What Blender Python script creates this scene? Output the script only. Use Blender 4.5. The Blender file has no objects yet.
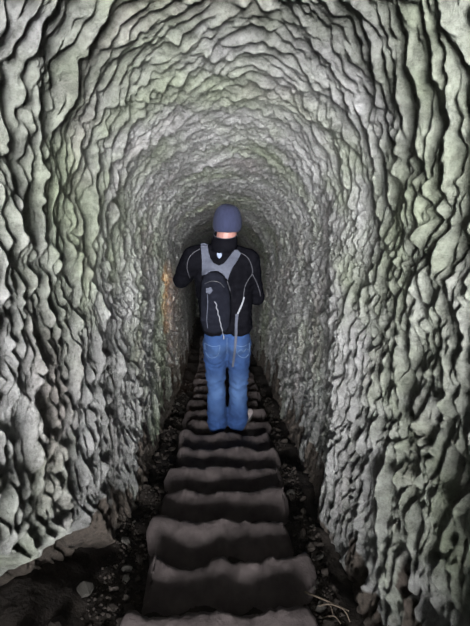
import bpy, bmesh, math, random
import numpy as np
from mathutils import Vector, Matrix, noise as mnoise
from mathutils.bvhtree import BVHTree

random.seed(7)
scene = bpy.context.scene
COL = scene.collection

# ------------------------------------------------------------------ camera
E = 1.30                                   # eye height above the line of step nosings
SLOPE = math.radians(22.0)                 # fall of the stair tunnel
PITCH = math.radians(26.8)
YAW = math.radians(0.9)
F = 452.0                                  # focal length in pixels of the 470 x 626 frame
cam_d = bpy.data.cameras.new('camera')
cam_d.sensor_fit = 'VERTICAL'
cam_d.sensor_height = 24.0
cam_d.lens = F / 626.0 * 24.0
cam_d.clip_start = 0.02
cam = bpy.data.objects.new('camera', cam_d)
COL.objects.link(cam)
cam.location = (0, 0, E)
cam.rotation_euler = (math.pi / 2 - PITCH, 0, -YAW)
scene.camera = cam

# ------------------------------------------------------------------ sky and daylight entering by the mouth behind the camera
world = bpy.data.worlds.new('overcast_sky')
scene.world = world
world.use_nodes = True
bg = world.node_tree.nodes['Background']
bg.inputs[0].default_value = (0.90, 0.96, 1.0, 1)
bg.inputs[1].default_value = 1.5

sun_d = bpy.data.lights.new('sky_at_tunnel_mouth_offscreen', 'SUN')
sun_d.energy = 45.0
sun_d.angle = math.radians(35)
sun_d.color = (0.98, 0.99, 1.0)
sun = bpy.data.objects.new('sky_at_tunnel_mouth_offscreen', sun_d)
COL.objects.link(sun)
SUN_ELEV, SUN_AZ = math.radians(14.5), math.radians(0)
sun.rotation_euler = (math.pi / 2 - SUN_ELEV, 0, SUN_AZ)     # shines towards +Y, downwards

vs = scene.view_settings
vs.view_transform = 'Standard'
vs.look = 'None'
vs.exposure = 0.25
vs.gamma = 1.0
vs.use_curve_mapping = False

# ------------------------------------------------------------------ small helpers
def tag(o, label=None, cat=None, group=None, kind=None):
    if label: o['label'] = label
    if cat: o['category'] = cat
    if group: o['group'] = group
    if kind: o['kind'] = kind
    return o

def empty(name, loc):
    o = bpy.data.objects.new(name, None)
    o.empty_display_size = 0.1
    o.location = loc
    COL.objects.link(o)
    return o

def link(name, me, mat, parent=None, smooth=True):
    if mat is not None:
        me.materials.clear(); me.materials.append(mat)
    if smooth:
        me.polygons.foreach_set('use_smooth', np.ones(len(me.polygons), dtype=bool))
    o = bpy.data.objects.new(name, me)
    COL.objects.link(o)
    if parent is not None: o.parent = parent
    return o

def np_mesh(name, V, Q):
    me = bpy.data.meshes.new(name)
    V = np.asarray(V, dtype=np.float32); Q = np.asarray(Q, dtype=np.int32)
    me.vertices.add(len(V)); me.vertices.foreach_set('co', V.ravel())
    n = Q.shape[1]
    me.loops.add(Q.size); me.loops.foreach_set('vertex_index', Q.ravel())
    me.polygons.add(len(Q))
    me.polygons.foreach_set('loop_start', np.arange(0, Q.size, n, dtype=np.int32))
    me.update(calc_edges=True)
    me.validate()
    return me

def grid_quads(nu, nv, flip=False):
    i = np.arange(nu - 1)[:, None] * nv + np.arange(nv - 1)[None, :]
    q = np.stack([i, i + 1, i + nv + 1, i + nv], -1).reshape(-1, 4)
    return q[:, ::-1] if flip else q

# ------------------------------------------------------------------ noise in numpy
def h2(i, j, k):
    i = i.astype(np.int64).astype(np.uint64); j = j.astype(np.int64).astype(np.uint64)
    x = i * np.uint64(374761393) + j * np.uint64(668265263) + np.uint64(k * 2246822519 % (1 << 32))
    x &= np.uint64(0xFFFFFFFF)
    x = (x ^ (x >> np.uint64(13))) * np.uint64(1274126177) & np.uint64(0xFFFFFFFF)
    x = (x ^ (x >> np.uint64(16))) * np.uint64(2654435761) & np.uint64(0xFFFFFFFF)
    x = x ^ (x >> np.uint64(15))
    return (x & np.uint64(0xFFFFFF)).astype(np.float64) / float(0xFFFFFF)

def vnoise(a, b, seed=0):
    ia, ib = np.floor(a), np.floor(b)
    fa, fb = a - ia, b - ib
    fa = fa * fa * fa * (fa * (fa * 6 - 15) + 10); fb = fb * fb * fb * (fb * (fb * 6 - 15) + 10)
    v00, v10 = h2(ia, ib, seed), h2(ia + 1, ib, seed)
    v01, v11 = h2(ia, ib + 1, seed), h2(ia + 1, ib + 1, seed)
    return (v00 * (1 - fa) + v10 * fa) * (1 - fb) + (v01 * (1 - fa) + v11 * fa) * fb * 1.0 - 0.5

def fbm(a, b, seed=0, octv=4, gain=0.5):
    s, amp, f = 0, 1.0, 1.0
    for o in range(octv):
        s = s + amp * vnoise(a * f + 17.3 * o, b * f - 9.1 * o, seed + o)
        amp *= gain; f *= 2.03
    return s

def facets(a, b, seed, tilt, side, dome, step, soft):
    """tilted facets on jittered cells: height of the nearest cell, eased into the next one across the border"""
    ia, ib = np.floor(a), np.floor(b)
    F1 = np.full(a.shape, 9.0); F2 = np.full(a.shape, 9.0)
    H1 = np.zeros(a.shape); H2 = np.zeros(a.shape)
    for di in (-1, 0, 1):
        for dj in (-1, 0, 1):
            ci, cj = ia + di, ib + dj
            dx = a - (ci + 0.1 + 0.8 * h2(ci, cj, seed)); dy = b - (cj + 0.1 + 0.8 * h2(ci, cj, seed + 1))
            h = dx * tilt + dy * side - dy * dy * dome + (h2(ci, cj, seed + 2) - 0.5) * step
            d = np.sqrt(dx * dx + dy * dy)
            near = d < F1
            second = (~near) & (d < F2)
            H2 = np.where(near, H1, np.where(second, h, H2))
            F2 = np.where(near, F1, np.where(second, d, F2))
            H1 = np.where(near, h, H1)
            F1 = np.where(near, d, F1)
    k = 0.5 * (1 - sstep(F2 - F1, 0.0, soft))
    return H1 * (1 - k) + H2 * k

def sstep(x, a, b):
    t = np.clip((x - a) / (b - a), 0, 1)
    return t * t * (3 - 2 * t)

# ------------------------------------------------------------------ materials
def new_mat(name):
    m = bpy.data.materials.new(name)
    m.use_nodes = True
    nt = m.node_tree
    bs = nt.nodes['Principled BSDF']
    return m, nt, bs

def ramp(nt, fac, stops):
    r = nt.nodes.new('ShaderNodeValToRGB')
    el = r.color_ramp.elements
    while len(el) < len(stops): el.new(0.5)
    for e, (p, c) in zip(el, stops):
        e.position = p; e.color = (*c, 1)
    nt.links.new(fac, r.inputs[0])
    return r.outputs[0]

def noise_fac(nt, scale, detail=5, rough=0.55, stretch=(1, 1, 1)):
    tc = nt.nodes.new('ShaderNodeTexCoord')
    mp = nt.nodes.new('ShaderNodeMapping')
    mp.inputs['Scale'].default_value = stretch
    nt.links.new(tc.outputs['Object'], mp.inputs['Vector'])
    n = nt.nodes.new('ShaderNodeTexNoise')
    n.inputs['Scale'].default_value = scale
    n.inputs['Detail'].default_value = detail
    n.inputs['Roughness'].default_value = rough
    nt.links.new(mp.outputs[0], n.inputs['Vector'])
    return n.outputs['Fac']

def mix(nt, fac, a, b, mode='MIX'):
    m = nt.nodes.new('ShaderNodeMix')
    m.data_type = 'RGBA'; m.blend_type = mode
    for sock, v in ((m.inputs[0], fac), (m.inputs[6], a), (m.inputs[7], b)):
        if isinstance(v, (int, float)): sock.default_value = v
        elif isinstance(v, tuple): sock.default_value = (*v, 1)
        else: nt.links.new(v, sock)
    return m.outputs[2]

def bump(nt, bs, fac, strength, dist):
    b = nt.nodes.new('ShaderNodeBump')
    b.inputs['Strength'].default_value = strength
    b.inputs['Distance'].default_value = dist
    nt.links.new(fac, b.inputs['Height'])
    nt.links.new(b.outputs[0], bs.inputs['Normal'])

def noise_mat(name, scale, stops, rough=0.85, bscale=None, bstr=0.4, bdist=0.005, detail=5, spec=0.3, stretch=(1, 1, 1)):
    m, nt, bs = new_mat(name)
    nt.links.new(ramp(nt, noise_fac(nt, scale, detail, 0.6, stretch), stops), bs.inputs['Base Color'])
    bs.inputs['Roughness'].default_value = rough
    bs.inputs['Specular IOR Level'].default_value = spec
    if bscale: bump(nt, bs, noise_fac(nt, bscale, 4, 0.6, stretch), bstr, bdist)
    return m

def rock_material():
    m, nt, bs = new_mat('chiselled_tuff')
    base = ramp(nt, noise_fac(nt, 2.6, 8, 0.62), [(0.30, (0.2093, 0.2066, 0.2011)), (0.50, (0.3375, 0.3335, 0.3267)), (0.70, (0.4657, 0.4604, 0.459))])
    green = ramp(nt, noise_fac(nt, 1.1, 4, 0.6), [(0.46, (0, 0, 0)), (0.66, (1, 1, 1))])
    g = mix(nt, green, base, (0.27, 0.324, 0.1823))
    g = mix(nt, 0.62, base, g)
    pink = ramp(nt, noise_fac(nt, 1.7, 3, 0.5, (1, 1.3, 0.8)), [(0.55, (0, 0, 0)), (0.75, (0.55, 0.55, 0.55))])
    c = mix(nt, pink, g, (0.3713, 0.3078, 0.3051))
    # brown soil splashed up the foot of the walls, height measured square to the stair
    at = nt.nodes.new('ShaderNodeAttribute'); at.attribute_name = 'soil'
    dirt = ramp(nt, at.outputs['Fac'], [(0.30, (0, 0, 0)), (0.75, (1, 1, 1))])
    c = mix(nt, dirt, c, (0.115, 0.092, 0.076))
    mottle = ramp(nt, noise_fac(nt, 24, 10, 0.80), [(0.34, (0.40, 0.40, 0.38)), (0.50, (0.95, 0.95, 0.95)), (0.66, (1.35, 1.35, 1.35))])
    c = mix(nt, 1.0, c, mottle, 'MULTIPLY')
    nt.links.new(c, bs.inputs['Base Color'])
    bs.inputs['Roughness'].default_value = 0.72
    bs.inputs['Specular IOR Level'].default_value = 0.35
    bump(nt, bs, noise_fac(nt, 30, 10, 0.82), 1.0, 0.10)
    return m

M = {}
M['rock'] = rock_material()
M['step'] = noise_mat('worn_earth_step', 9, [(0.3, (0.0405, 0.0324, 0.03173)), (0.7, (0.081, 0.06615, 0.0648))], 0.8, 55, 0.5, 0.008)
M['dirt'] = noise_mat('dark_soil', 12, [(0.3, (0.0108, 0.0081, 0.00675)), (0.7, (0.027, 0.02093, 0.01688))], 0.9, 60, 0.7, 0.01)
M['stone_a'] = noise_mat('brown_stone', 18, [(0.3, (0.0162, 0.01283, 0.0108)), (0.7, (0.0405, 0.0324, 0.027))], 0.8, 70, 0.5, 0.006)
M['stone_b'] = noise_mat('grey_stone', 18, [(0.3, (0.027, 0.0243, 0.0216)), (0.7, (0.0567, 0.05265, 0.0459))], 0.8, 70, 0.5, 0.006)
M['twig'] = noise_mat('dry_twig', 40, [(0.3, (0.07425, 0.0567, 0.04185)), (0.7, (0.135, 0.108, 0.0837))], 0.8, 90, 0.4, 0.002)
M['skin'] = noise_mat('skin', 20, [(0.3, (0.19, 0.094, 0.082)), (0.7, (0.235, 0.118, 0.10))], 0.55, 120, 0.1, 0.001)
M['hair'] = noise_mat('short_hair', 90, [(0.3, (0.04725, 0.0297, 0.02025)), (0.7, (0.0945, 0.06075, 0.0405))], 0.6, 150, 0.5, 0.002)
M['beanie'] = noise_mat('slate_blue_knit', 60, [(0.3, (0.01148, 0.0135, 0.03105)), (0.7, (0.01688, 0.01998, 0.04455))], 1.0, 160, 0.5, 0.003, stretch=(1, 1, 0.35))
M['jacket'] = noise_mat('black_fleece', 25, [(0.3, (0.00243, 0.00243, 0.003375)), (0.7, (0.00459, 0.00459, 0.006075))], 1.0, 140, 0.4, 0.002, 5, 0.0)
M['pack'] = noise_mat('black_nylon', 30, [(0.3, (0.00351, 0.00378, 0.006075)), (0.7, (0.00675, 0.007425, 0.01148))], 0.9, 200, 0.3, 0.001, 5, 0.04)
M['yoke'] = noise_mat('grey_webbing', 60, [(0.3, (0.03645, 0.0405, 0.0567)), (0.7, (0.04995, 0.054, 0.07425))], 0.8, 220, 0.4, 0.001)
M['piping'] = noise_mat('grey_piping', 60, [(0.3, (0.0297, 0.0297, 0.03645)), (0.7, (0.0432, 0.0432, 0.0513))], 0.7)
M['cord'] = noise_mat('white_cord', 80, [(0.3, (0.1148, 0.1188, 0.135)), (0.7, (0.1688, 0.1728, 0.1958))], 0.7)
M['logo'] = noise_mat('pale_print', 30, [(0.3, (0.1485, 0.1755, 0.2565)), (0.7, (0.189, 0.216, 0.297))], 0.6)
M['stitch'] = noise_mat('pale_stitching', 60, [(0.3, (0.054, 0.0837, 0.1418)), (0.7, (0.0837, 0.1215, 0.189))], 0.8)
M['leather'] = noise_mat('grey_shoe', 40, [(0.3, (0.216, 0.189, 0.189)), (0.7, (0.3645, 0.324, 0.324))], 0.7, 120, 0.3, 0.002)
M['rubber'] = noise_mat('dark_sole', 40, [(0.3, (0.027, 0.027, 0.027)), (0.7, (0.04725, 0.04455, 0.0405))], 0.8)
M['metal'] = noise_mat('black_metal', 40, [(0.3, (0.027, 0.027, 0.0297)), (0.7, (0.04725, 0.04725, 0.0513))], 0.4)

def denim_material():
    m, nt, bs = new_mat('blue_denim')
    c = ramp(nt, noise_fac(nt, 14, 6, 0.6, (1, 1, 0.6)), [(0.3, (0.00432, 0.01418, 0.0513)), (0.7, (0.01148, 0.03173, 0.0945))])
    at = nt.nodes.new('ShaderNodeAttribute'); at.attribute_name = 'fade'
    c = mix(nt, at.outputs['Fac'], c, (0.0513, 0.0945, 0.189))
    nt.links.new(c, bs.inputs['Base Color'])
    bs.inputs['Roughness'].default_value = 0.9
    bs.inputs['Specular IOR Level'].default_value = 0.2
    bump(nt, bs, noise_fac(nt, 60, 4, 0.6), 0.35, 0.004)
    return m
M['denim'] = denim_material()

def lamp_mat():
    m, nt, bs = new_mat('warm_torch_lens')
    bs.inputs['Base Color'].default_value = (1, 0.75, 0.45, 1)
    bs.inputs['Emission Color'].default_value = (1, 0.58, 0.22, 1)
    bs.inputs['Emission Strength'].default_value = 6.0
    return m
M['lens'] = lamp_mat()

# ------------------------------------------------------------------ the tunnel: slope coordinates
CS, SS = math.cos(SLOPE), math.sin(SLOPE)
TS = math.tan(SLOPE)
UC, WC = -E * SS, E * CS                   # the camera in slope coordinates (along, square to the slope)

def bend(u):                               # the passage turns gently left further down
    d = np.maximum(np.asarray(u, dtype=float) - 2.9, 0)
    return -np.where(d < 4.5, 0.006 * d * d, 0.006 * 4.5 ** 2 + 2 * 0.006 * 4.5 * (d - 4.5))

def to_world(x, u, w):
    """slope coordinates -> world; x lateral, u down the slope, w square to it (w=0 on the nosing line)"""
    return np.stack([x + bend(u), u * CS + w * SS, -u * SS + w * CS], -1)

HL, HR = 0.545, 0.535                      # half widths left and right of the camera line
W0, WSP, WTOP = -0.32, 1.36, 1.91          # foot of the wall, springing and crown

def section():
    """base profile (x, w) of the passage, from the left foot over the crown to the right foot, evenly spaced"""
    pts = []
    for w in np.linspace(W0, WSP, 60, endpoint=False):
        pts.append((-HL - 0.035 * math.sin((w - W0) / (WSP - W0) * math.pi) + 0.02 * (WSP - w) / 1.7, w))
    for a in np.linspace(math.pi, 0, 90):
        r = HL if a > math.pi / 2 else HR
        pts.append((r * math.copysign(abs(math.cos(a)) ** 0.86, math.cos(a)), WSP + (WTOP - WSP) * math.sin(a) ** 0.90))
    for w in np.linspace(WSP, W0, 61)[1:]:
        pts.append((HR + 0.02 * math.sin((w - W0) / (WSP - W0) * math.pi) - 0.085 * ((WSP - w) / 1.7) ** 2, w))
    return np.array(pts)

def build_shell():
    P = section()
    seg = np.hypot(*np.diff(P, axis=0).T)
    L = np.concatenate([[0], np.cumsum(seg)])
    NT = 900
    t = np.linspace(0, L[-1], NT)
    X = np.interp(t, L, P[:, 0]); Wv = np.interp(t, L, P[:, 1])
    tx, tw = np.gradient(X, t), np.gradient(Wv, t)
    k = 15                                                    # smooth the normals
    ker = np.ones(k) / k
    pad = lambda q: np.convolve(np.pad(q, k // 2, mode='edge'), ker, 'valid')
    tx, tw = pad(tx), pad(tw)
    ln = np.hypot(tx, tw); nx, nw = tw / ln, -tx / ln          # inward normal
    us = [UC - 2.4]
    while us[-1] < 14.0:
        z = us[-1] - UC
        us.append(us[-1] + (0.035 if z < 0.5 else max(0.0050, 0.0047 * z / 1.3)))
    u = np.array(us); NU = len(u)
    U, T = np.meshgrid(u, t, indexing='ij')
    Z = U - UC
    tc = L[-1] / 2
    D = np.sqrt((T - tc - 0.10) ** 2 + 0.05 ** 2)
    W = np.broadcast_to(Wv[None, :], U.shape)
    left = (T < tc).astype(float)
    # tool marks lean towards the mouth at the crown
    A = U - 0.95 * (1.0 - np.exp(-D / 0.80))
    wa = 0.105 * fbm(U * 3.1, T * 2.6, 11, 3); wb = 0.20 * fbm(U * 2.7 + 5, T * 2.1, 21, 3)
    # marks on the upright walls are longer and narrower than on the vault
    stretch = 1 - 0.42 * (1 - sstep(Wv, WSP - 0.45, WSP + 0.25))
    ts = np.concatenate([[0], np.cumsum(0.5 * (stretch[1:] + stretch[:-1]) * np.diff(t))])
    A1, T1 = A + wa, ts[None, :] + wb
    wall = 1 - sstep(W, WSP - 0.35, WSP + 0.30)
    # long gashes of the pick: rounded ribs parted by sharp grooves that braid and fade out
    n1 = fbm(A1 / 0.078, T1 / 0.24, 3, 2, 0.35)
    rib = (np.abs(n1) * 2.6) ** 0.72
    n2 = fbm(A1 / 0.040 + 7, T1 / 0.10, 5, 2, 0.4)
    rib2 = (np.abs(n2) * 2.6) ** 0.75
    # overlapping scales left by single blows, each tilted to the mouth
    scale_ = facets(A1 / 0.055, T1 / 0.115, 3, 0.041, 0.0, 0.013, 0.017, 0.24)
    wa2 = 0.03 * fbm(U * 8, T * 5, 31, 2)
    mid = facets((A1 + wa2) / 0.033 + 3.3, (T1 + 2 * wa2) / 0.066, 53, 0.023, 0.0, 0.008, 0.010, 0.35)
    fac = facets((A1 + wa2) / 0.027, (T1 - wa2) / 0.036, 97, 0.008, 0.005, 0.0, 0.006, 0.6)
    near = 1 - sstep(Z, 1.1, 3.2)
    arch = sstep(W, WSP - 0.25, WSP + 0.35)
    H = rib * 0.007 + rib2 * 0.008 + scale_ * (1.05 - 0.20 * near) + mid * (1 + 0.45 * wall) + fac * (1 + 0.8 * wall)
    H = H - 0.03 + 0.042 * fbm(U * 1.5, T * 1.2, 41, 2) + (0.020 + 0.008 * wall) * fbm(U * 15, T * 11, 61, 5, 0.70)
    # wide folds of the walls where a rough stretch ends
    H = H + 0.05 * np.exp(-((U - (UC + 2.15) - 0.06 * np.sin(T * 4)) / 0.16) ** 2) * (1 - left) * (1 - arch)
    H = H - 0.035 * np.exp(-((U - (UC + 2.55)) / 0.22) ** 2) * (1 - left) * (1 - arch)
    H = H + 0.035 * np.exp(-((U - (UC + 2.7)) / 0.25) ** 2) * left * (1 - arch)
    # calmer, streaky foot of the walls
    calm = sstep(W, 0.05, 0.55)
    H = H * (1 - 0.4 * (1 - calm) * sstep(Z, 1.6, 2.4))
    # hollow under the left wall close to the mouth
    edge = np.interp(Z[:, 0], [0.2, 0.75, 1.10, 1.32, 1.50, 1.72, 2.0, 2.3], [0.40, 0.50, 0.47, 0.36, 0.32, 0.20, 0.0, -0.5])[:, None]
    edge = edge + 0.11 * fbm(U * 9, T * 0 + 2.2, 71, 4)
    und = sstep(edge - W, 0.0, 0.05) * left * (1 - 0.6 * sstep(Z + 0.5 * fbm(U * 7, T * 7, 271, 3), 1.45, 1.95))
    H = H - 0.42 * und + und * 0.12 * fbm(U * 9, T * 7, 171, 4, 0.6)
    sm = 0.25 * (1 - sstep(Z[1:-1], 1.6, 2.6))
    Hs = H.copy(); Hs[1:-1] = sm * H[:-2] + (1 - 2 * sm) * H[1:-1] + sm * H[2:]
    H = Hs.copy(); H[:, 1:-1] = 0.25 * Hs[:, :-2] + 0.5 * Hs[:, 1:-1] + 0.25 * Hs[:, 2:]
    px = X[None, :] + nx[None, :] * H
    pw = Wv[None, :] + nw[None, :] * H + 4 * und * (1 - und) * 0.07 * fbm(U * 13, und * 4 + T, 371, 4, 0.65) * left
    V = to_world(px, U, pw)
    soil = sstep(0.10 + 0.45 * fbm(U * 4, T * 2.5, 91, 4) - W, -0.03, 0.05)     # ragged splash of soil along the wall foot
    iL = int(np.searchsorted(t, np.interp(WSP + 0.1, Wv[:NT // 2], t[:NT // 2])))
    iR = NT - 1 - iL
    out = []
    for name, a, b in (('wall_left', 0, iL), ('ceiling', iL, iR), ('wall_right', iR, NT - 1)):
        sub = V[:, a:b + 1].reshape(-1, 3)
        me = np_mesh(name, sub, grid_quads(NU, b - a + 1, True))
        at = me.attributes.new('soil', 'FLOAT', 'POINT')
        at.data.foreach_set('value', soil[:, a:b + 1].ravel().astype(np.float32))
        o = link(name, me, M['rock'])
        out.append(o)
    tag(out[0], 'pale chiselled rock wall on the left with a dark hollow at its foot', 'wall', None, 'structure')
    tag(out[1], 'rounded rock vault covered in tool marks over the stairs', 'ceiling', None, 'structure')
    tag(out[2], 'pale chiselled rock wall on the right of the descending steps', 'wall', None, 'structure')
    # rock face closing the passage where it is lost in the dark
    nv, nh = 120, 80
    hh, ww = np.meshgrid(np.linspace(-0.9, 0.9, nh), np.linspace(-0.5, 2.3, nv), indexing='ij')
    uu = 13.9 - 0.30 * (1 + fbm(hh * 5, ww * 5, 5, 5, 0.65))
    end = link('wall_end', np_mesh('wall_end', to_world(hh, uu, ww).reshape(-1, 3), grid_quads(nh, nv)), M['rock'])
    tag(end, 'dark rock face closing the far end of the passage', 'wall', None, 'structure')
    return out

walls = build_shell()

# ------------------------------------------------------------------ soil floor and worn steps
D0, RUN = 1.000, 0.2870                    # first nosing in view and spacing, horizontal metres from the camera
RISE = RUN * TS

def floor_w(x, u):
    g = sstep(np.abs(x + 0.03), 0.30, 0.50)
    return -0.125 + 0.055 * g * (0.6 + fbm(u * 3, x * 3, 401, 2)) + 0.05 * fbm(u * 6, x * 6, 402, 4) + 0.10 * sstep(-x, 0.52, 0.85)

def build_floor():
    us = [UC - 2.4]
    while us[-1] < 14.2:
        z = us[-1] - UC
        us.append(us[-1] + (0.05 if z < 0.6 else 0.013 * max(z, 1.2)))
    u = np.array(us); x = np.linspace(-1.15, 1.05, 150)
    U, X = np.meshgrid(u, x, indexing='ij')
    V = to_world(X, U, floor_w(X, U)).reshape(-1, 3)
    o = link('floor', np_mesh('floor', V, grid_quads(len(u), len(x), True)), M['dirt'])
    return tag(o, 'dark soil floor falling away under the worn steps', 'floor', None, 'structure')
floor = build_floor()

def build_step(n):
    rng = random.Random(100 + n)
    yn = D0 + RUN * n                                         # nosing
    zn = -TS * yn
    un = (yn * CS - zn * SS)
    cx = -0.030 + float(bend(un)) + rng.uniform(-0.012, 0.012)
    half_l, half_r = 0.355 + rng.uniform(-0.02, 0.02), 0.355 + rng.uniform(-0.02, 0.02)
    NX = 90
    prof = [(-0.36, 0.0)] + [(-0.33 + 0.33 * i / 11 - 0.03, 0.0) for i in range(1, 11)]
    prof += [(-0.032, -0.002), (-0.016, -0.009), (-0.004, -0.022), (0.0, -0.040), (-0.004, -0.065), (-0.014, -0.09), (-0.034, -0.125),
             (-0.03, -0.20), (-0.36, -0.20)]
    NP = len(prof)
    S = np.linspace(-1, 1, NX)[:, None] * np.ones((1, NP))
    PY = np.ones((NX, 1)) * np.array([p[0] for p in prof])[None, :]; PZ = np.ones((NX, 1)) * np.array([p[1] for p in prof])[None, :]
    k0 = rng.uniform(0, 50)
    x = S * np.where(S < 0, half_l, half_r)
    endf = np.clip(np.abs(S) - 0.90, 0, 1) / 0.10
    wk = 0.012 + 0.012 * rng.random()
    wear = wk * (np.exp(-((x + 0.13) / 0.085) ** 2) + np.exp(-((x - 0.13) / 0.085) ** 2))
    nz = 0.034 * fbm(x * 5.0 + k0, x * 0 + k0, 200, 4)
    ny = 0.060 * fbm(x * 5.5 - k0, x * 0 + k0 + 3, 210, 4)
    f = np.clip((PY + 0.22) / 0.22, 0, 1)                      # wear grows towards the nosing
    upper = (np.arange(NP) < NP - 2)[None, :]
    z = zn + PZ + upper * (nz * (0.4 + 0.6 * f) - wear * f - 0.032 * endf ** 2 + 0.015 * fbm(x * 22 + k0, PY * 22, 220, 4, 0.6) - 0.058 * (1 - np.clip((PY + 0.29) / 0.26, 0, 1)) ** 1.15)
    y = yn + PY + ny * f - 0.055 * endf ** 2 * f + 0.018 * fbm(x * 26, PY * 20 + k0, 230, 3)
    xx = cx + x + np.where(np.abs(S) > 0.9, 0.02 * np.sin(PY * 9 + k0), 0)
    V = np.stack([xx, y, z], -1)
    bm = bmesh.new()
    vv = [bm.verts.new(p) for p in V.reshape(-1, 3)]
    for i in range(NX - 1):
        for j in range(NP):
            a, b = i * NP + j, i * NP + (j + 1) % NP
            bm.faces.new((vv[a], vv[b], vv[b + NP], vv[a + NP]))
    bm.faces.new([vv[j] for j in range(NP)][::-1]); bm.faces.new([vv[(NX - 1) * NP + j] for j in range(NP)])
    bmesh.ops.recalc_face_normals(bm, faces=bm.faces)
    me = bpy.data.meshes.new('step'); bm.to_mesh(me); bm.free()
    return link('step', me, M['step'], floor)

steps = [build_step(n) for n in range(-9, 26)]

# ------------------------------------------------------------------ loose stones, gravel and twigs in the gutters
def rock_mesh(seed, sub=2):
    rng = random.Random(seed)
    bm = bmesh.new()
    bmesh.ops.create_icosphere(bm, subdivisions=sub, radius=1.0)
    off = Vector((rng.uniform(-50, 50), rng.uniform(-50, 50), rng.uniform(-50, 50)))
    planes = [(Vector((rng.gauss(0, 1), rng.gauss(0, 1), rng.gauss(0, 1))).normalized(), rng.uniform(0.42, 0.72)) for _ in range(9)]
    for v in bm.verts:
        p = v.co.normalized()
        r = 1.0 + 0.25 * mnoise.noise(p * 1.3 + off)
        for n, d in planes:
            c = p.dot(n)
            if c * r > d: r = d / c
        r += 0.05 * mnoise.noise(p * 4 + off)
        v.co = p * r
    me = bpy.data.meshes.new('loose_stone'); bm.to_mesh(me); bm.free()
    return me
rock_meshes = [rock_mesh(900 + i) for i in range(10)]
for i, me in enumerate(rock_meshes):
    me.materials.append(M['stone_b'] if i in (3, 7) else M['stone_a'])

def place_stone(x, u, r, i, label, group, sink=0.35):
    me = rock_meshes[i % 10]
    o = bpy.data.objects.new('loose_stone', me)
    COL.objects.link(o)
    w = float(floor_w(np.array([x]), np.array([u]))[0])
    sc = (r * random.uniform(0.85, 1.3), r * random.uniform(0.8, 1.2), r * random.uniform(0.55, 0.85))
    p = to_world(np.array([x]), np.array([u]), np.array([w]))[0]
    o.location = (p[0], p[1], p[2] + sc[2] * (1 - sink) * 0.75)
    o.scale = sc
    o.rotation_euler = (random.uniform(-0.4, 0.4), random.uniform(-0.4, 0.4), random.uniform(0, 6.28))
    tag(o, label, 'stone', group)
    return o

def scatter(side, count, z0, z1):
    spots = []
    tries = 0
    while len(spots) < count and tries < 5000:
        tries += 1
        z = z0 * (z1 / z0) ** random.random()
        u = UC + z
        if side == 'left':
            x = -random.uniform(0.405, 0.525)
        else:
            x = random.uniform(0.345, 0.425)
        r = random.uniform(0.014, 0.034) * (0.9 if side == 'right' else 1.0)
        if all((x - a) ** 2 + (u - b) ** 2 > (r + c) ** 2 * 0.9 for a, b, c in spots):
            spots.append((x, u, r))
    for k, (x, u, r) in enumerate(spots):
        i = random.randrange(10)
        tone = 'grey' if i in (3, 7) else 'brown'
        size = 'small' if r < 0.024 else 'larger'
        p = to_world(np.array([x]), np.array([u]), np.array([0.0]))[0]
        k7 = 7 - int(math.ceil((p[1] - D0) / RUN))            # steps up from the one the person stands on
        nth = ('same', 'first', 'second', 'third', 'fourth', 'fifth', 'sixth', 'seventh', 'eighth', 'ninth', 'tenth')
        if k7 == 0: where = 'level with the feet of the person'
        elif k7 > 0: where = 'beside the %s step above the person' % nth[min(k7, 10)]
        else: where = 'beside the %s step below the person' % nth[min(-k7, 10)]
        lb = '%s %s stone by the %s wall, %s' % (size, tone, side, where)
        place_stone(x, u, r, i, lb, lb.replace(' stone ', ' stones '))
scatter('left', 60, 1.35, 4.6)
scatter('right', 60, 1.45, 4.6)
for k, (x, u, r, i, lb) in enumerate([
        (-0.62, UC + 1.52, 0.05, 1, 'angular brown rock at the mouth of the hollow under the left wall'),
        (-0.70, UC + 1.36, 0.06, 4, 'largest brown rock lying deep in the hollow under the left wall'),
        (-0.58, UC + 1.72, 0.04, 3, 'grey rock wedged where the hollow under the left wall ends')]):
    place_stone(x, u, r, i, lb, None)

def gravel():
    rng = np.random.default_rng(5)
    N = 2600
    u = UC + 1.2 * (5.5 / 1.2) ** rng.random(N)
    x = np.where(rng.random(N) < 0.5, -rng.uniform(0.36, 0.56, N), rng.uniform(0.31, 0.43, N))
    r = rng.uniform(0.004, 0.012, N)
    P = to_world(x, u, floor_w(x, u) + r * 0.2)
    base = np.array([(1, 0, 0), (-1, 0, 0), (0, 1, 0), (0, -1, 0), (0, 0, 1), (0, 0, -1)], float)
    tri = np.array([(0, 2, 4), (2, 1, 4), (1, 3, 4), (3, 0, 4), (2, 0, 5), (1, 2, 5), (3, 1, 5), (0, 3, 5)])
    sc = r[:, None, None] * rng.uniform(0.6, 1.4, (N, 6, 1))
    an = rng.uniform(0, 6.28, N); c, s_ = np.cos(an)[:, None], np.sin(an)[:, None]
    B = base[None] * sc
    B = np.stack([B[..., 0] * c - B[..., 1] * s_, B[..., 0] * s_ + B[..., 1] * c, B[..., 2] * 0.8], -1)
    V = (P[:, None, :] + B).reshape(-1, 3)
    Q = (np.arange(N)[:, None, None] * 6 + tri[None]).reshape(-1, 3)
    o = link('gravel', np_mesh('gravel', V, Q), M['stone_a'], floor, False)
    tag(o, 'fine brown gravel strewn in the gutters beside the steps', None, None, 'stuff')
gravel()

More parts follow.
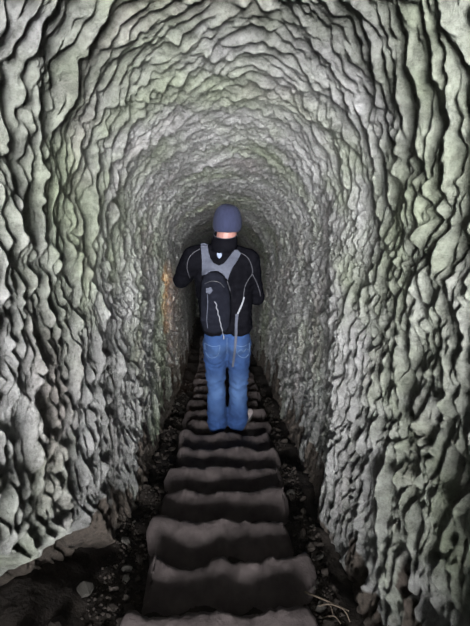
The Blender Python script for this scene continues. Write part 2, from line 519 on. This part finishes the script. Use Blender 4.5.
def tube_bm(bm, pts, rads, ns=8, cap=True):
    pts = [Vector(p) for p in pts]
    rings = []
    up = Vector((0.31, 0.17, 0.93)).normalized()
    for i, p in enumerate(pts):
        d = (pts[min(i + 1, len(pts) - 1)] - pts[max(i - 1, 0)]).normalized()
        a = d.cross(up)
        if a.length < 1e-3: a = d.cross(Vector((1, 0, 0)))
        a.normalize(); b = d.cross(a).normalized()
        r = rads[i] if hasattr(rads, '__len__') else rads
        rings.append([bm.verts.new(p + (a * math.cos(2 * math.pi * k / ns) + b * math.sin(2 * math.pi * k / ns)) * r) for k in range(ns)])
    for r0, r1 in zip(rings[:-1], rings[1:]):
        for k in range(ns):
            bm.faces.new((r0[k], r0[(k + 1) % ns], r1[(k + 1) % ns], r1[k]))
    if cap:
        bm.faces.new(rings[0]); bm.faces.new(rings[-1][::-1])
    return bm

def bm_obj(name, bm, mat, parent=None, smooth=True):
    bmesh.ops.recalc_face_normals(bm, faces=bm.faces)
    me = bpy.data.meshes.new(name); bm.to_mesh(me); bm.free()
    return link(name, me, mat, parent, smooth)

def smooth_pts(pts, n=6):
    pts = [Vector(p) for p in pts]
    out = []
    for i in range(len(pts) - 1):
        p0, p1, p2, p3 = pts[max(i - 1, 0)], pts[i], pts[i + 1], pts[min(i + 2, len(pts) - 1)]
        for k in range(n):
            t = k / n
            out.append(0.5 * ((2 * p1) + (p2 - p0) * t + (2 * p0 - 5 * p1 + 4 * p2 - p3) * t * t + (3 * p1 - 3 * p2 + p3 - p0) * t ** 3))
    out.append(pts[-1])
    return out

def pixel_ray(px, py):
    d = cam.rotation_euler.to_matrix() @ Vector(((px - 235.0) / F, -(py - 313.0) / F, -1.0))
    return Vector(cam.location), d.normalized()

def twig(pix, rad, label, forks=()):
    """a twig lying on the gutter soil; its points are found where the sight lines meet the soil"""
    def ground(px, py, lift):
        o, d = pixel_ray(px, py)
        lo, hi = 0.5, 4.0
        for _ in range(40):
            m = (lo + hi) / 2; p = o + d * m
            u, w = p.y * CS - p.z * SS, p.y * SS + p.z * CS
            if w > float(floor_w(np.array([p.x]), np.array([u]))[0]) + lift: lo = m
            else: hi = m
        return o + d * lo
    bm = bmesh.new()
    P = smooth_pts([ground(x, y, l) for x, y, l in pix])
    tube_bm(bm, P, [rad * (1 - 0.55 * i / len(P)) for i in range(len(P))], 7)
    o = bm_obj('twig', bm, M['twig'])
    for fk in forks:
        bm = bmesh.new()
        Q = smooth_pts([ground(x, y, l) for x, y, l in fk])
        tube_bm(bm, Q, [rad * 0.6 * (1 - 0.6 * i / len(Q)) for i in range(len(Q))], 6)
        bm_obj('side_shoot', bm, M['twig'], o)
    tag(o, label, 'twig')
twig([(305, 592, .03), (318, 597, .035), (332, 603, .03), (349, 611, .02)], 0.0045, 'long pale dry twig slanting across the gutter by the right wall',
     [[(326, 600, .033), (331, 607, .03), (333, 616, .012)]])
twig([(318, 606, .02), (330, 604, .03), (344, 610, .03), (350, 622, .012)], 0.004, 'crooked pale twig crossing under the long twig by the right wall')
twig([(322, 618, .012), (334, 616, .016), (341, 624, .012)], 0.0035, 'short thin twig lying at the foot of the right wall')

# ------------------------------------------------------------------ the man with the beanie
FOOT = Vector((-0.012, D0 + RUN * 6 + 0.185, -TS * (D0 + RUN * 7) - 0.016))   # middle of the tread he stands on
def px(x, y, yl):
    """local point on the sight line of pixel (x, y) at depth yl in front of the middle of his feet"""
    o, d = pixel_ray(x, y)
    k = (FOOT.y + yl - o.y) / d.y
    return o + d * k - FOOT

def round_cone(bm, p, q, r0, r1, seg=14):
    p, q = Vector(p), Vector(q)
    d = q - p; L = d.length
    if L < 1e-6: L = 1e-6; d = Vector((0, 0, 1))
    d.normalize()
    a = d.orthogonal().normalized(); b = d.cross(a)
    prof = []
    for k in range(6):
        th = -math.pi / 2 + (math.pi / 2) * k / 5
        prof.append((math.sin(th) * r0, math.cos(th) * r0))
    for k in range(1, 6):
        prof.append((L * k / 6, r0 + (r1 - r0) * k / 6))
    for k in range(6):
        th = (math.pi / 2) * k / 5
        prof.append((L + math.sin(th) * r1, math.cos(th) * r1))
    rings = []
    for s, r in prof:
        r = max(r, 1e-5)
        rings.append([bm.verts.new(p + d * s + (a * math.cos(2 * math.pi * k / seg) + b * math.sin(2 * math.pi * k / seg)) * r) for k in range(seg)])
    for r0_, r1_ in zip(rings[:-1], rings[1:]):
        for k in range(seg):
            bm.faces.new((r0_[k], r0_[(k + 1) % seg], r1_[(k + 1) % seg], r1_[k]))
    bm.faces.new(rings[0][::-1]); bm.faces.new(rings[-1])

def ball(bm, c, r, rot=None, sub=3):
    m = Matrix.Translation(Vector(c))
    if rot is not None: m = m @ rot.to_4x4()
    m = m @ Matrix.Diagonal((r[0], r[1], r[2], 1))
    bmesh.ops.create_icosphere(bm, subdivisions=sub, radius=1.0, matrix=m)

def chain(bm, pts, rads, seg=14):
    for i in range(len(pts) - 1):
        round_cone(bm, pts[i], pts[i + 1], rads[i], rads[i + 1], seg)

def fuse(name, bm, voxel, smooth, mat, parent, warp=None):
    """one continuous skin over the overlapping lumps"""
    bmesh.ops.recalc_face_normals(bm, faces=bm.faces)
    me = bpy.data.meshes.new(name); bm.to_mesh(me); bm.free()
    o = bpy.data.objects.new(name, me); COL.objects.link(o)
    r = o.modifiers.new('r', 'REMESH'); r.mode = 'VOXEL'; r.voxel_size = voxel
    s = o.modifiers.new('s', 'SMOOTH'); s.factor = 0.5; s.iterations = smooth
    dg = bpy.context.evaluated_depsgraph_get()
    me2 = bpy.data.meshes.new_from_object(o.evaluated_get(dg))
    bpy.data.objects.remove(o); bpy.data.meshes.remove(me)
    me2.name = name
    if warp:
        nr = [v.normal.copy() for v in me2.vertices]
        for v, n in zip(me2.vertices, nr):
            v.co += n * warp(v.co, n)
    return link(name, me2, mat, parent)

man = empty('person', FOOT)
tag(man, 'person in slate beanie, black jacket and blue jeans walking down the steps', 'person')

# joints
hipL, kneeL, ankL = px(215.5, 341, 0.0), px(216, 384, 0.03), px(217, 422, -0.02)
hipR, kneeR, ankR = px(238.5, 341, 0.0), px(238.5, 384, 0.04), px(237.5, 421, 0.0)
ankL.z = max(ankL.z, 0.08); ankR.z = max(ankR.z, 0.08)
pelv = px(227, 331, 0.0)
waist = px(226.5, 313, 0.01)
chest = px(223.5, 275, 0.03)
neck0 = px(224, 247, 0.05); neck1 = px(227, 232, 0.085)
headc = px(227.5, 222, 0.11)
shL, shR = px(193, 255, 0.04), px(248, 258, 0.04)
elL, elR = px(181.5, 280, 0.13), px(255.5, 297, 0.09)
wrL, wrR = elL + Vector((0.12, 0.22, 0.05)), elR + Vector((-0.13, 0.20, 0.03))
for nm in ('hipL', 'kneeL', 'ankL', 'hipR', 'ankR', 'pelv', 'waist', 'chest', 'neck0', 'headc', 'shL', 'shR', 'elL', 'elR', 'wrL', 'wrR'):
    print('JOINT', nm, [round(c, 3) for c in globals()[nm]])
print('UPPERARM', (elL - shL).length, (elR - shR).length, 'THIGH', (hipL - kneeL).length, 'SHIN', (kneeL - ankL).length)

hand_c = wrL + Vector((0.035, 0.085, 0.01))
def hand(bm, wr, palm_dir, side, curl):
    """palm, four fingers of unequal length bent at the knuckles, thumb from the side of the palm"""
    pd = palm_dir.normalized()
    lat = pd.cross(Vector((0, 0, 1))).normalized() * side     # towards the thumb side
    dn = Vector((0, 0, -1))
    lat_up = (Vector((0, 0, 1)) - pd * pd.z).normalized()     # knuckle row is upright, thumb on top
    inw = pd.cross(lat_up).normalized() * side                # direction the fingers close
    palm_end = wr + pd * 0.085
    for k in range(4):
        o = lat_up * (0.030 - 0.020 * k)
        round_cone(bm, wr + o * 0.6, palm_end + o, 0.013, 0.0125, 10)
    for k, ln in enumerate((0.070, 0.078, 0.072, 0.056)):
        o = lat_up * (0.031 - 0.0207 * k)
        a = palm_end + o
        b = a + (pd * math.cos(curl) + inw * math.sin(curl)) * ln * 0.45
        c = b + (pd * math.cos(curl * 2.3) + inw * math.sin(curl * 2.3)) * ln * 0.32
        d = c + (pd * math.cos(curl * 3.3) + inw * math.sin(curl * 3.3)) * ln * 0.25
        chain(bm, [a, b, c, d], [0.0098, 0.009, 0.0085, 0.0072], 9)
    t0 = wr + pd * 0.03 + lat_up * 0.03
    t1 = t0 + pd * 0.030 + lat_up * 0.022 + inw * 0.012
    t2 = t1 + pd * 0.028 + inw * 0.020
    chain(bm, [t0, t1, t2], [0.0125, 0.0105, 0.008], 9)
    return palm_end, inw, lat_up

bm = bmesh.new()
ball(bm, headc, (0.076, 0.096, 0.112))                       # skull
jaw = headc + Vector((0, 0.030, -0.060))
ball(bm, jaw, (0.058, 0.068, 0.062))
round_cone(bm, headc + Vector((0, 0.098, 0.0)), headc + Vector((0, 0.115, -0.035)), 0.010, 0.015, 10)   # nose
for s in (-1, 1):
    ball(bm, headc + Vector((s * 0.079, 0.004, -0.022)), (0.010, 0.020, 0.031), None, 2)                # ears
    round_cone(bm, headc + Vector((s * 0.018, 0.090, 0.016)), headc + Vector((s * 0.048, 0.078, 0.016)), 0.010, 0.010, 8)  # brows
round_cone(bm, headc + Vector((-0.022, 0.090, -0.068)), headc + Vector((0.022, 0.090, -0.068)), 0.008, 0.008, 8)           # lips
chain(bm, [neck0, neck1, headc + Vector((0, -0.01, -0.03))], [0.064, 0.068, 0.068])
chain(bm, [pelv, waist, chest, neck0], [0.07, 0.075, 0.085, 0.055])
for sh, el, wr in ((shL, elL, wrL), (shR, elR, wrR)):
    chain(bm, [chest + Vector((0, 0, 0.09)), sh, el, wr], [0.09, 0.050, 0.040, 0.027])
for hp, kn, an in ((hipL, kneeL, ankL), (hipR, kneeR, ankR)):
    chain(bm, [pelv, hp, kn, an, an + Vector((0, 0.10, -0.045))], [0.07, 0.072, 0.05, 0.036, 0.03])
gripL, inwL, upL = hand(bm, wrL, Vector((0.10, 0.85, 0.10)), 1, 0.62)
gripR, inwR, upR = hand(bm, wrR, Vector((-0.25, 0.85, 0.05)), -1, 0.45)
body = fuse('body', bm, 0.0048, 3, M['skin'], man)
for s in (-1, 1):
    bm = bmesh.new()
    bmesh.ops.create_uvsphere(bm, u_segments=12, v_segments=8, radius=0.011, matrix=Matrix.Translation(headc + Vector((s * 0.030, 0.083, -0.002))))
    bm_obj('eye', bm, M['cord'], man)

# close-cropped hair below the beanie
bm = bmesh.new()
ball(bm, headc + Vector((0, -0.006, -0.010)), (0.0795, 0.096, 0.085))
hair = fuse('hair', bm, 0.006, 2, M['hair'], man)

# beanie: knitted cap with rolled lower edge
def beanie():
    NR, NS = 26, 48
    V = []
    for i in range(NR):
        t = i / (NR - 1)
        if t < 0.18:
            z = -0.052 + 0.028 * t / 0.18; r = 0.965 + 0.065 * (t / 0.18)
        else:
            a = (t - 0.18) / 0.82 * math.pi / 2
            z = -0.024 + 0.142 * math.sin(a) ** 1.0; r = 1.03 * max(math.cos(a), 0) ** 0.56
        for k in range(NS):
            ph = 2 * math.pi * k / NS
            rib = 1 + 0.006 * math.cos(ph * 24)
            V.append((r * 0.096 * rib * math.cos(ph), r * 0.112 * rib * math.sin(ph) , z + 0.012 * math.sin(ph) * 0 + 0.010 * mnoise.noise(Vector((math.cos(ph), math.sin(ph), z * 8)))))
    Q = []
    for i in range(NR - 1):
        for k in range(NS):
            a, b = i * NS + k, i * NS + (k + 1) % NS
            Q.append((a, b, b + NS, a + NS))
    me = np_mesh('beanie', np.array(V), Q)
    rot = Matrix.Rotation(math.radians(-6), 4, 'X') @ Matrix.Rotation(math.radians(4), 4, 'Y')
    me.transform(Matrix.Translation(headc + Vector((0, -0.004, 0.0))) @ rot)
    o = link('beanie', me, M['beanie'], man)
    so = o.modifiers.new('thick', 'SOLIDIFY'); so.thickness = 0.006; so.offset = -1
    o['label'] = 'slate blue knitted beanie'
    return o
beanie()

# jacket
def jwarp(p, n):
    f = 0.007 * mnoise.noise(Vector((p.x * 9, p.y * 9, p.z * 16))) + 0.004 * mnoise.noise(Vector((p.x * 24, p.y * 24, p.z * 34)))
    lowcreep = max(0, 1 - abs(p.z - waist.z + 0.02) / 0.14)
    return f * (1 + 0.9 * lowcreep)
bm = bmesh.new()
def slab(bm, c, rx, ry, rz): ball(bm, c, (rx, ry, rz))
hem = pelv + Vector((0, 0, 0.050))
for t in np.linspace(0, 1, 9):
    c = hem.lerp(chest, t)
    for s in (-1, 1):
        wd = 0.078 + 0.012 * t
        ball(bm, c + Vector((s * wd, 0, 0)), (0.112 + 0.012 * t, 0.128 + 0.006 * t, 0.075), None, 2)
    ball(bm, c, (0.11, 0.122 + 0.006 * t, 0.085), None, 2)
ball(bm, chest + Vector((0, -0.01, 0.05)), (0.195, 0.135, 0.13))
for sh, el, wr in ((shL, elL, wrL), (shR, elR, wrR)):
    chain(bm, [neck0 + Vector((0, -0.01, -0.045)), sh.lerp(neck0, 0.42) + Vector((0, 0, -0.030)), sh + Vector((0, 0, -0.012))], [0.075, 0.083, 0.078])
    chain(bm, [chest + Vector((0, 0, 0.06)), sh + Vector((0, 0, -0.02)), el, wr - (wr - el).normalized() * 0.01], [0.11, 0.083, 0.064, 0.042])
jacket = fuse('jacket', bm, 0.0095, 6, M['jacket'], man, jwarp)
jacket['label'] = 'black fleece jacket with grey piping'

# stand-up collar
def collar():
    c0 = px(223.8, 245.0, 0.045); c1 = px(225.5, 234.0, 0.075)
    bm = bmesh.new()
    NS = 40; prof = [(0, 1.06), (0.35, 1.0), (0.7, 0.96), (1.0, 0.92), (1.0, 0.85), (0.5, 0.86), (0.0, 0.90)]
    rings = []
    ax = (c1 - c0)
    c0 = c0 - ax * 0.22
    ax = ax * 1.22
    for t, r in prof:
        rings.append([bm.verts.new(c0 + ax * t + Vector((0.089 * r * math.cos(2 * math.pi * k / NS), 0.086 * r * math.sin(2 * math.pi * k / NS),
                      0.010 * math.sin(2 * math.pi * k / NS)))) for k in range(NS)])
    for r0, r1 in zip(rings, rings[1:] + rings[:1]):
        for k in range(NS): bm.faces.new((r0[k], r0[(k + 1) % NS], r1[(k + 1) % NS], r1[k]))
    o = bm_obj('collar', bm, M['jacket'], man)
    bm = bmesh.new()
    ring = [c0 + ax * 1.01 + Vector((0.080 * math.cos(2 * math.pi * k / NS), 0.0775 * math.sin(2 * math.pi * k / NS), 0.010 * math.sin(2 * math.pi * k / NS))) for k in range(NS + 1)]
    tube_bm(bm, ring, 0.0026, 6, False)
    bm_obj('collar_piping', bm, M['piping'], o)
collar()

# jeans
def jeans_fade(p):
    f = 0.0
    for kn, s in ((kneeL, 1), (kneeR, 1)):
        d = Vector(((p.x - kn.x) / 0.075, 0, (p.z - kn.z + 0.01) / 0.16)).length
        f += 0.75 * math.exp(-d * d) * (1 if p.y < kn.y else 0.4)
    for hx in (hipL.x, hipR.x):
        d = Vector(((p.x - hx) / 0.085, 0, (p.z - hipL.z + 0.02) / 0.10)).length
        f += 0.40 * math.exp(-d * d)
    return max(0.0, min(1.0, f * (0.75 + 0.5 * mnoise.noise(Vector(p) * 14))))
def dwarp(p, n):
    k = mnoise.noise(Vector((p.x * 10 + 3, p.y * 10, p.z * 22 + p.x * 14)))
    f = 0.009 * k + 0.006 * mnoise.noise(Vector((p.x * 22, p.y * 22, p.z * 46)))
    knee = math.exp(-((p.z - kneeL.z) / 0.10) ** 2) + 0.9 * math.exp(-((p.z - 0.12) / 0.09) ** 2) + 0.7 * math.exp(-((p.z - hipL.z + 0.16) / 0.06) ** 2)
    return f * (0.6 + knee)
bm = bmesh.new()
for s in (-1, 1):
    ball(bm, pelv + Vector((s * 0.075, -0.012, -0.06)), (0.098, 0.118, 0.125))
    ball(bm, pelv + Vector((s * 0.085, 0.0, 0.04)), (0.088, 0.100, 0.10))
ball(bm, pelv + Vector((0, -0.004, 0.0)), (0.10, 0.112, 0.13))
for hp, kn, an in ((hipL, kneeL, ankL), (hipR, kneeR, ankR)):
    mid = hp.lerp(kn, 0.5); calf = kn.lerp(an, 0.45)
    hemp = Vector((an.x, an.y, 0.035))
    sx = -1 if hp is hipL else 1
    chain(bm, [hp + Vector((0, 0, -0.02)), mid + Vector((sx * 0.002, 0, 0)), kn, calf + Vector((0, -0.012, 0)), an + Vector((0, 0, 0.06)), Vector((an.x, an.y, 0.10))],
          [0.098, 0.083, 0.071, 0.074, 0.080, 0.085], 20)
    round_cone(bm, Vector((an.x, an.y - 0.005, 0.10)), Vector((an.x, an.y - 0.01, 0.070)), 0.086, 0.080, 20)
jeans = fuse('jeans', bm, 0.0085, 5, M['denim'], man, dwarp)
at = jeans.data.attributes.new('fade', 'FLOAT', 'POINT')
at.data.foreach_set('value', [jeans_fade(v.co) for v in jeans.data.vertices])
jeans['label'] = 'faded blue denim jeans'

# shoes
def shoe(an, turn):
    bm = bmesh.new()
    R = Matrix.Rotation(turn, 3, 'Z')
    o0 = Vector((an.x, an.y, 0))
    f = lambda x, y, z: o0 + R @ Vector((x, y, z))
    chain(bm, [f(0, -0.022, 0.055), f(0, 0.03, 0.06), f(0, 0.12, 0.045), f(0, 0.185, 0.036)], [0.042, 0.046, 0.045, 0.034], 14)
    chain(bm, [f(0, -0.02, 0.06), f(0, -0.01, 0.13)], [0.045, 0.047], 14)
    up = fuse('shoe', bm, 0.007, 4, M['leather'], man)
    bm = bmesh.new()
    out = []
    for k in range(28):
        a = 2 * math.pi * k / 28
        y = 0.078 + 0.140 * math.sin(a); wd = 0.040 + 0.012 * math.sin(a)
        out.append((wd * math.cos(a), y))
    top = [bm.verts.new(f(x, y, 0.026)) for x, y in out]; bot = [bm.verts.new(f(x * 0.98, y, 0.0)) for x, y in out]
    bm.faces.new(top); bm.faces.new(bot[::-1])
    for k in range(28): bm.faces.new((top[k], bot[k], bot[(k + 1) % 28], top[(k + 1) % 28]))
    bm_obj('sole', bm, M['rubber'], up, False)
shoe(ankL, math.radians(6)); shoe(ankR, math.radians(-34))

# ------------------------------------------------------------------ things laid on his clothes, found where the sight lines meet the cloth
def tree_of(*objs):
    V, Pn = [], []
    for o in objs:
        off = len(V)
        base = FOOT
        V += [v.co + base for v in o.data.vertices]
        Pn += [[off + i for i in p.vertices] for p in o.data.polygons]
    return BVHTree.FromPolygons(V, Pn)
bvh_cloth = tree_of(jacket, jeans)

def on_surf(bvh, x, y, lift=0.0):
    o, d = pixel_ray(x, y)
    hit, n, i, dist = bvh.ray_cast(o, d)
    if hit is None: return None, None
    if n.dot(d) > 0: n = -n
    return hit + n * lift - FOOT, n

def path_on(bvh, pix, lift, n=6):
    pp = [(p.x, p.y) for p in smooth_pts([(a, b, 0) for a, b in pix], n)]
    out = []
    for a, b in pp:
        p, nn = on_surf(bvh, a, b, lift)
        if p is not None: out.append((p, nn))
    return out

def cord_on(name, bvh, pix, rad, mat, parent, lift=0.0, n=6):
    pts = [p for p, _ in path_on(bvh, pix, lift, n)]
    if len(pts) < 3: print('MISSED', name, pix); return None
    for _ in range(2):
        pts = [pts[0]] + [(pts[i - 1] + pts[i] * 2 + pts[i + 1]) / 4 for i in range(1, len(pts) - 1)] + [pts[-1]]
    bm = bmesh.new(); tube_bm(bm, pts, rad, 7)
    return bm_obj(name, bm, mat, parent)

def poly_patch(name, bvh, poly, thick, mat, parent, step=1.0, lift=0.002, relax=6):
    """a padded panel: the outline filled with a fine grid laid on the cloth and given thickness"""
    bm = bmesh.new()
    vs_ = [bm.verts.new((a, b, 0)) for a, b in poly]
    bm.faces.new(vs_)
    bm.normal_update()
    bmesh.ops.triangulate(bm, faces=bm.faces)
    for _ in range(6):
        es = [e for e in bm.edges if e.calc_length() > step * 1.6]
        if not es: break
        bmesh.ops.subdivide_edges(bm, edges=es, cuts=1)
        bmesh.ops.triangulate(bm, faces=bm.faces)
    dirs = {}
    for v in bm.verts:
        o, d = pixel_ray(v.co.x, v.co.y)
        hit, n, i, dist = bvh.ray_cast(o, d)
        dirs[v] = (o, d, dist if hit is not None else None)
    known = [x[2] for x in dirs.values() if x[2] is not None]
    av = sum(known) / len(known)
    dep = {v: (x[2] if x[2] is not None else av) for v, x in dirs.items()}
    for _ in range(relax):
        nd = {}
        for v in bm.verts:
            nb = [dep[e.other_vert(v)] for e in v.link_edges]
            nd[v] = min(dep[v], 0.5 * dep[v] + 0.5 * sum(nb) / len(nb))
        dep = nd
    for v in bm.verts:
        o, d, _ = dirs[v]
        v.co = o + d * (dep[v] - lift) - FOOT
    bmesh.ops.recalc_face_normals(bm, faces=bm.faces)
    me = bpy.data.meshes.new(name); bm.to_mesh(me); bm.free()
    me.update()
    nrm = sum((p.normal for p in me.polygons), Vector())
    if nrm.y > 0: me.flip_normals()
    o = link(name, me, mat, parent)
    so = o.modifiers.new('thick', 'SOLIDIFY'); so.thickness = thick; so.offset = 1
    return o

# piping seams of the jacket
for pix in ([(241, 253), (247, 257), (251, 264), (252.5, 273), (248, 280), (244.5, 288), (243.5, 297)],
            [(252.2, 274), (256, 281), (259, 289), (260.5, 296)],
            [(200, 249), (194, 252.5), (189, 258), (187, 268), (190, 278)]):
    cord_on('piping', bvh_cloth, pix, 0.0030, M['piping'], jacket, 0.001)
# small shield emblem between the shoulders
sh = [(217.0, 252.6), (219.3, 253.3), (221.6, 252.6), (221.9, 255.3), (221.0, 257.2), (219.4, 258.6), (217.8, 257.2), (216.9, 255.3)]
poly_patch('emblem', bvh_cloth, sh, 0.0015, M['logo'], jacket, 0.8)
# dashes of reflective print low on the left flank
for a, b in ((305, 309), (312, 316), (319, 324)):
    cord_on('reflective_dash', bvh_cloth, [(198.4, a), (199.2, b)], 0.0022, M['cord'], jacket, 0.0, 4)
# stitched hip pockets, seat seam, side seams and hems of the jeans
for pix in ([(205, 343), (212, 346.5), (220, 345.5)], [(205, 343), (205.5, 352), (211, 358), (218, 355), (220, 345.5)],
            [(236, 345.5), (243, 346.5), (249.5, 343)], [(236, 345.5), (237.5, 354), (244, 358), (249, 353), (249.5, 343)],
            [(238, 352), (241, 349.5), (243.5, 352), (246, 348.5), (248.5, 350)], [(227, 338), (227, 346), (227, 354)]):
    cord_on('stitching', bvh_cloth, pix, 0.0017, M['stitch'], jeans, 0.0005)

# ------------------------------------------------------------------ the small backpack
pack_base = empty('backpack', FOOT)
tag(pack_base, 'small black backpack with grey yoke straps worn by the person', 'backpack')
# the bag: a rounded body against his back
def bag():
    outline = [(205, 271.5), (210, 271), (218, 271.5), (224, 276), (228.5, 284), (230.5, 295), (231, 310), (230, 324), (226, 331), (214, 333), (204, 330), (200.5, 320), (200, 300), (201, 283)]
    o = poly_patch('bag', bvh_cloth, outline, 0.003, M['pack'], pack_base, 1.3, 0.014, 30)
    me = o.data
    me.update()
    # swell the middle of the bag away from his back
    cx = sum((v.co for v in me.vertices), Vector()) / len(me.vertices)
    bmx = bmesh.new(); bmx.from_mesh(me)
    bnd = [v.co.copy() for v in bmx.verts if v.is_boundary]
    for v in bmx.verts:
        d = min((v.co - b).length for b in bnd)
        t = min(d / 0.055, 1.0)
        v.co.y -= 0.038 * math.sqrt(max(0, 1 - (1 - t) ** 2))
    bmx.to_mesh(me); bmx.free(); me.update()
    return o
bag_o = bag()
bvh_all = tree_of(jacket, jeans, bag_o)
yoke = [(200.5, 243.5), (204, 243), (207.8, 244), (208.6, 252), (210.2, 258), (213.5, 263), (219, 265.5), (224, 263.5), (228.5, 257.5), (234.2, 250), (238, 250.2),
        (241, 253.5), (237, 261), (232, 268.5), (229.3, 275), (228, 280), (225.6, 278), (222.5, 273.5), (217, 271), (210.5, 271.5), (206, 274.5), (202.4, 275.5), (202, 262), (201.2, 252)]
yk = poly_patch('yoke', bvh_all, yoke, 0.006, M['yoke'], pack_base, 1.1, 0.004, 8)
yk['label'] = 'grey webbing yoke of the shoulder straps'
cord_on('bag_piping', bvh_all, [(226.5, 281), (229, 288), (230.8, 296)], 0.0028, M['piping'], bag_o, 0.005)
cord_on('zip', bvh_all, [(205, 284), (211, 281), (219, 282), (224, 287)], 0.0022, M['metal'], bag_o, 0.004)
zig = []
for k in range(13):
    t = k / 12
    zig.append((215 + 9.2 * t + (1.1 if k % 2 else -0.6) * (1 - 0.5 * t), 301.5 + 37 * t))
cord_on('bungee_cord', bvh_all, zig, 0.0036, M['cord'], pack_base, 0.006, 3)
poly_patch('buckle', bvh_all, [(206, 288), (211, 287), (213, 290.5), (210, 294), (206, 293)], 0.006, M['yoke'], bag_o, 1.2, 0.006)
cord_on('webbing_tail', bvh_all, [(207.5, 294), (208, 305), (207, 318), (208, 328)], 0.0030, M['yoke'], bag_o, 0.004)

def strap(name, pix, width, mat, hang=0.006):
    poly = []
    P = smooth_pts([(a, b, 0) for a, b in pix], 5)
    L, R_ = [], []
    for i, p in enumerate(P):
        d = (P[min(i + 1, len(P) - 1)] - P[max(i - 1, 0)]).normalized()
        nn = Vector((-d.y, d.x, 0))
        wd = width[0] + (width[1] - width[0]) * i / (len(P) - 1)
        L.append(p + nn * wd / 2); R_.append(p - nn * wd / 2)
    bm = bmesh.new()
    rows = []
    for a, b in zip(L, R_):
        row = []
        for k in range(3):
            q = a.lerp(b, k / 2)
            o, d = pixel_ray(q.x, q.y)
            hit, n, i, dist = bvh_all.ray_cast(o, d)
            row.append((o, d, dist if hit is not None else None))
        rows.append(row)
    dep = []
    for r in rows:
        ds = [x[2] for x in r if x[2] is not None]
        dep.append(min(ds) if ds else (dep[-1] if dep else 3.0))
    for _ in range(6):
        dep = [dep[0]] + [min(dep[i], (dep[i - 1] + 2 * dep[i] + dep[i + 1]) / 4) for i in range(1, len(dep) - 1)] + [dep[-1]]
    g = [[bm.verts.new(o + d * (dp - hang) - FOOT) for o, d, _ in r] for r, dp in zip(rows, dep)]
    for r0, r1 in zip(g[:-1], g[1:]):
        for k in range(2): bm.faces.new((r0[k], r0[k + 1], r1[k + 1], r1[k]))
    o = bm_obj(name, bm, mat, pack_base)
    so = o.modifiers.new('thick', 'SOLIDIFY'); so.thickness = 0.003; so.offset = 1
    return o
strap('side_strap', [(244.3, 297), (242.5, 303), (239.5, 310), (237, 315)], (1.5, 2.0), M['cord'])
strap('hanging_strap', [(237, 314), (236.2, 325), (236, 336), (235, 348), (233.6, 360), (232.6, 367)], (3.2, 2.0), M['yoke'], 0.012)

# ------------------------------------------------------------------ torch in his hand, throwing warm light on the wall ahead
def torch():
    c = gripL + inwL * 0.022 + Vector((0, 0, -0.002))
    root = empty('torch', FOOT + c)
    tag(root, 'small black hand torch with warm beam held in front of the person', 'torch')
    ro, rd = pixel_ray(171, 293)
    aim = ro + rd * ((-0.52 - ro.x) / rd.x)                   # a spot on the left wall, a step or two ahead of him
    d = (aim - (FOOT + c)).normalized()
    print('TORCH', FOOT + c, aim)
    bm = bmesh.new()
    tube_bm(bm, [-d * 0.06, -d * 0.055, d * 0.035, d * 0.045, d * 0.07, d * 0.075], [0.011, 0.0135, 0.0135, 0.019, 0.020, 0.019], 20)
    bm_obj('barrel', bm, M['metal'], root)
    bm = bmesh.new()
    tube_bm(bm, [d * 0.0752, d * 0.077], [0.017, 0.0165], 20)
    bm_obj('lens', bm, M['lens'], root)
    bm = bmesh.new()
    tube_bm(bm, [-d * 0.064, -d * 0.0595], [0.007, 0.008], 12)
    bm_obj('switch', bm, M['rubber'], root)
    ld = bpy.data.lights.new('torch_beam', 'SPOT')
    ld.energy = 25.0; ld.color = (1.0, 0.42, 0.13); ld.spot_size = math.radians(62); ld.spot_blend = 1.0; ld.shadow_soft_size = 0.012
    lo = bpy.data.objects.new('torch_beam', ld); COL.objects.link(lo)
    lo.parent = root
    lo.location = d * 0.085
    lo.rotation_euler = d.to_track_quat('-Z', 'Y').to_euler()
torch()
